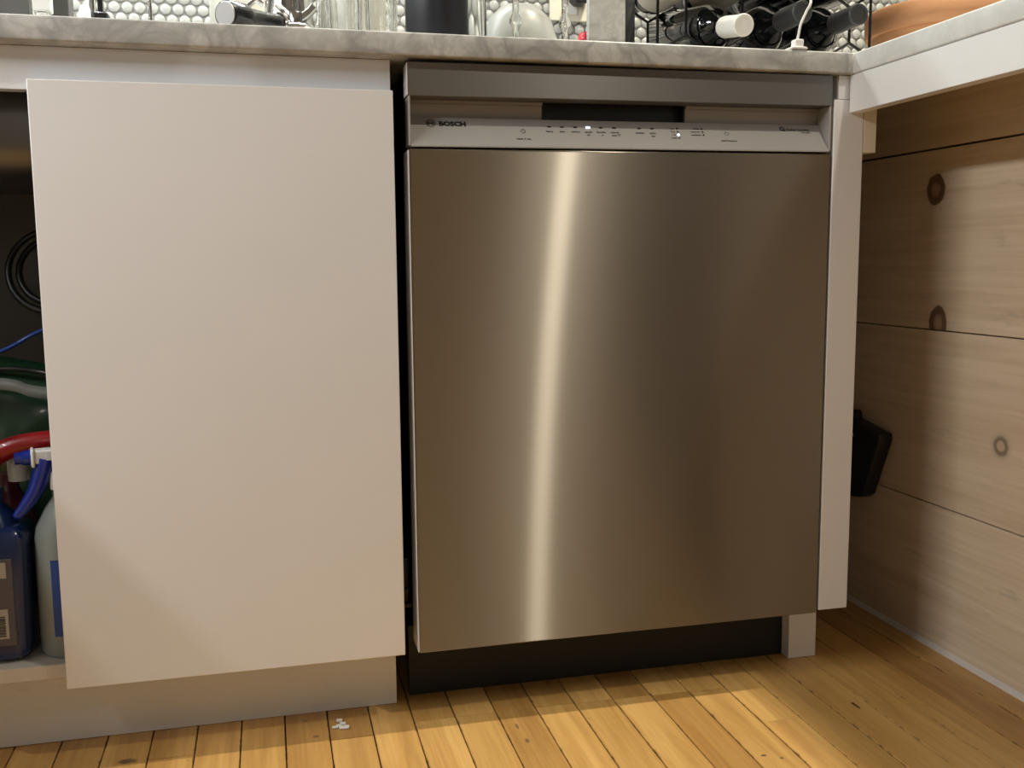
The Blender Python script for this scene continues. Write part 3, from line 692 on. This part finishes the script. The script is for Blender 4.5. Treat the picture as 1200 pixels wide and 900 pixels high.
tag(bw.build('glass_bowl', 'frost'), 'cloudy glass bowl turned upside down behind the stemmed glasses', 'bowl')
def wineglass(x, y, label):
    b = MB().lathe([(0, CT), (.030, CT), (.031, CT+.002), (.010, CT+.006), (.0045, CT+.012), (.0045, CT+.030), (.0085, CT+.038), (.0085, CT+.044), (.0045, CT+.052), (.0045, CT+.075), (.012, CT+.085), (.030, CT+.105), (.036, CT+.135), (.033, CT+.18), (.0316, CT+.18), (.0346, CT+.135), (.0287, CT+.106), (.010, CT+.088), (0, CT+.086)], (x, y, 0), 36)
    return tag(b.build('stem_glass', 'glass', ang=60), label, 'glass', 'stemmed glasses')
wineglass(.1620, .085, 'stemmed clear glass in front of the upturned bowl, nearer the black tumbler')
wineglass(.2320, .085, 'stemmed clear glass in front of the upturned bowl, nearer the wall outlet')
ca = MB().lathe([(0, CT), (.020, CT), (.022, CT+.004), (.022, CT+.14), (.02, CT+.18), (.02, CT+.20), (.0185, CT+.20), (.0185, CT+.18), (.0205, CT+.14), (.0205, CT+.008), (0, CT+.008)], (.1130, .150, 0), 36)
tag(ca.build('carafe', 'glass'), 'slim clear glass carafe right beside the black tumbler', 'carafe')
# wall outlet and plug
ou = thing('wall_outlet', 'cream wall outlet plate on the tiles above the red cap', 'outlet', (.405, Y1R, 1.13))
MB().box(.3585, .4385, Y1R-.0085, Y1R-.0036, 1.0780, 1.195, .002).build('cover_plate', 'outlet', ou)
MB().box(.385, .413, Y1R-.0105, Y1R-.0086, 1.09, 1.125, .001).build('socket_face', 'whitep', ou)
pg = MB().prism([(.3955, 1.135), (.3955, 1.112), (.404, 1.1035), (.420, 1.1035), (.4315, 1.113), (.4315, 1.135)], Y1R-.045, Y1R-.011, 'Y', .002)
tag(pg.build('power_plug', 'black'), 'black power plug pushed into the cream wall outlet', 'plug')
rc = thing('small_jar', 'small jar with a red cap in front of the outlet', 'jar', (.342, .35, CT))
MB().lathe([(0, CT), (.012, CT), (.013, CT+.004), (.013, CT+.070), (.009, CT+.074), (0, CT+.074)], (.3425, .33, 0), 20).build('jar_body', 'whitep', rc)
MB().lathe([(.0128, CT+.0735), (.0135, CT+.080), (.011, CT+.0855), (.005, CT+.0875), (0, CT+.0878)], (.3425, .33, 0), 20).build('jar_cap', 'redcap', rc)
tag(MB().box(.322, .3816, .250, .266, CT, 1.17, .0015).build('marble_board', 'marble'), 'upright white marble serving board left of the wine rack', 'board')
tag(MB().box(.350, .4060, .272, .286, CT, 1.19, .0015).build('slate_board', 'slateb'), 'upright dark slate board just behind the marble board', 'board')

# wine rack: honeycomb wire, front and back frames
rk = thing('wine_rack', 'black honeycomb wire rack holding wine bottles on the counter', 'rack', (.6, .27, CT))
PX = .0945; HS = PX/math.sqrt(3); XA = .4620
def wire_frame(y):
    b = MB(); r = .0022
    seg = lambda a, c: b.tube([(a[0], y, a[1]), (c[0], y, c[1])], r, 6)
    xl, xr = XA-PX/2+.0005, XA+3.5*PX-.010
    for i in range(4):
        x = XA+i*PX; zt = .9695
        seg((x, zt), (x-PX/2, zt-HS/2)); seg((x, zt), (min(x+PX/2, xr), zt-HS/2*(min(x+PX/2, xr)-x)/(PX/2)))
        seg((x, zt), (x, zt+HS))
        seg((x, zt+HS), (x-PX/2, zt+HS*1.5)); seg((x, zt+HS), (min(x+PX/2, xr), zt+HS+HS/2*(min(x+PX/2, xr)-x)/(PX/2)))
        for z in (zt-HS/2, ):
            if i: seg((x-PX/2, z), (x-PX/2, CT+.002))
        if i: seg((x-PX/2, zt+HS*1.5), (x-PX/2, zt+HS*2.5))
        seg((x, zt+HS*3), (x-PX/2, zt+HS*2.5)); seg((x, zt+HS*3), (min(x+PX/2, xr), zt+HS*2.5))
    for x in (xl, xr): seg((x, CT), (x, zt+HS*3))
    seg((xl, CT+.0022), (xr, CT+.0022))
    return b
wire_frame(.20).build('front_frame', 'wire', rk); wire_frame(.36).build('back_frame', 'wire', rk)
for x in (XA-PX/2+.0005, XA+3.5*PX-.010):
    for z in (CT+.003, 1.06): MB().tube([(x, .20, z), (x, .36, z)], .002, 6).build('side_rail', 'wire', rk)
def bottle(x, z, yn, label, foil, lab=False, tilt=0.0, front=True):
    t = thing('wine_bottle', label, 'bottle', (x, .3, z), 'wine bottles in the rack')
    d = Vector((0, -1, -tilt)).normalized() if front else Vector((0, 1, 0)); mx = along(d)
    base = Vector((x, yn, z))-d*.30
    MB().lathe([(0, .006), (.025, 0), (.034, .001), (.0372, .006), (.0372, .180), (.035, .193), (.027, .208), (.019, .222), (.0155, .236), (.0148, .299), (0, .299)], base, 36, mx).build('bottle_glass', 'wine', t)
    MB().lathe([(.0158, .238), (.0162, .242), (.0155, .294), (.0163, .296), (.0163, .300), (.0150, .3018), (.0105, .3018), (.0105, .3010), (0, .3010)], base, 28, mx).build('foil_capsule', foil, t)
    if lab: MB().lathe([(.0376, .055), (.0379, .056), (.0379, .165), (.0376, .166)], base, 36, mx).build('paper_label', 'labelc', t)
    return t
RB = .9695-HS/2+.0372/math.sin(math.radians(60))+.0026
bottle(XA+.5*PX, .9640, .100, 'wine bottle with a white foil cap, lying lowest in the rack', 'foilw', tilt=.17)
bottle(XA+1.5*PX, RB, .100, 'black-capped wine bottle lying left of the white cable', 'foilb')
bottle(XA+2.5*PX-.001, RB+.0005, .100, 'black-capped wine bottle lying right of the white cable', 'foilb')
RB2 = RB+HS*1.5
bottle(XA, RB2, .46, 'cream-labelled wine bottle at the upper left of the rack', 'foilb', True, 0, False)
bottle(XA+PX, RB2, .46, 'cream-labelled wine bottle above the white foil cap', 'foilb', True, 0, False)
bottle(XA+2*PX, RB2, .46, 'dark wine bottle in the upper row above the left black cap', 'foilb', False, 0, False)
bottle(XA+3*PX-.006, RB2+.004, .46, 'dark wine bottle in the upper row near the clay pot', 'foilb', False, 0, False)
# charger plug and cable
cc = thing('charging_cable', 'white cable with a small plug rising in front of the wine bottles', 'cable', (.54, .0, CT))
MB().box(.5270, .5520, -.010, .014, CT, .9135, .003).build('plug_base', 'whitep', cc)
MB().box(.5345, .5475, -.006, .008, .9136, .9240, .002).build('plug_body', 'whitep', cc)
MB().tube(spline([(.5410, .001, .9240), (.5425, .001, .9312), (.5450, .0, .9450), (.5530, .0, .9620), (.5590, .0, .9780), (.562, .03, 1.02), (.53, .2, 1.13), (.43, .45, 1.19), (.425, .57, 1.15)]), .0018, 10).build('cord', 'whitep', cc)
# clay pot on the peninsula
pt = thing('clay_pot', 'wide terracotta pot on the right-hand counter', 'pot', (.965, .25, CT))
MB().lathe([(0, CT), (.100, CT), (.104, CT+.004), (.124, .9990), (.1325, .9995), (.1345, 1.003), (.1360, 1.034), (.1335, 1.0385), (.124, 1.0385), (.122, 1.030), (.116, .99), (.10, .92), (0, .92)], (.966, .25, 0), 64).build('pot_body', 'terra', pt)
MB().lathe([(0, 1.022), (.118, 1.020), (.116, 1.0)], (.966, .25, 0), 40).build('soil', 'soil', pt)
st = MB(); rr = random.Random(5)
for i in range(26):
    a = rr.uniform(0, 6.28); p = Vector((1.02+rr.uniform(-.02, .02), .16+rr.uniform(-.02, .02), 1.02))
    q = p+Vector((math.cos(a)*.04, math.sin(a)*.04-.02, rr.uniform(.02, .06)))
    st.tube(spline([p, (p+q)/2+Vector((0, 0, .015)), q], 3), .0008, 5)
o = st.build('dry_stems', 'straw', pt); o['kind'] = 'stuff'

# ================================================================== SMALL THINGS
bk = thing('wall_bracket', 'black plastic holder on the plank wall behind the white end panel', 'holder', (.82, .25, .2))
MB().prism([(.1765, .3300), (.1745, .3180), (.2180, .2150), (.2280, .2080), (.30, .1950), (.34, .28), (.31, .347), (.262, .3430)], .812, .8385, 'X', .004).build('holder_body', 'black', bk)
MB().prism([(.262, .340), (.262, .352), (.268, .357), (.31, .352), (.31, .335)], .816, .836, 'X', .002).build('holder_tab', 'black', bk)
for y, z in ((.2555, .3150), (.268, .300)):
    MB().tube([(.8122, y, z), (.8095, y, z-.0)], .0045, 12).build('holder_screw', 'screw', bk)
fl = MB(); rr = random.Random(9)
for i in range(7):
    x, y = -.108+rr.uniform(-.010, .010), .022+rr.uniform(-.012, .012)
    fl.box(x-.004, x+.004, y-.003, y+.003, .0006, .0006+rr.uniform(.001, .004), .0005, 1)
fl.xf(lambda v: v)
tag(fl.build('paper_scrap', 'lint'), 'tiny white crumpled scrap lying on the floorboards by the toe kick', 'scrap')
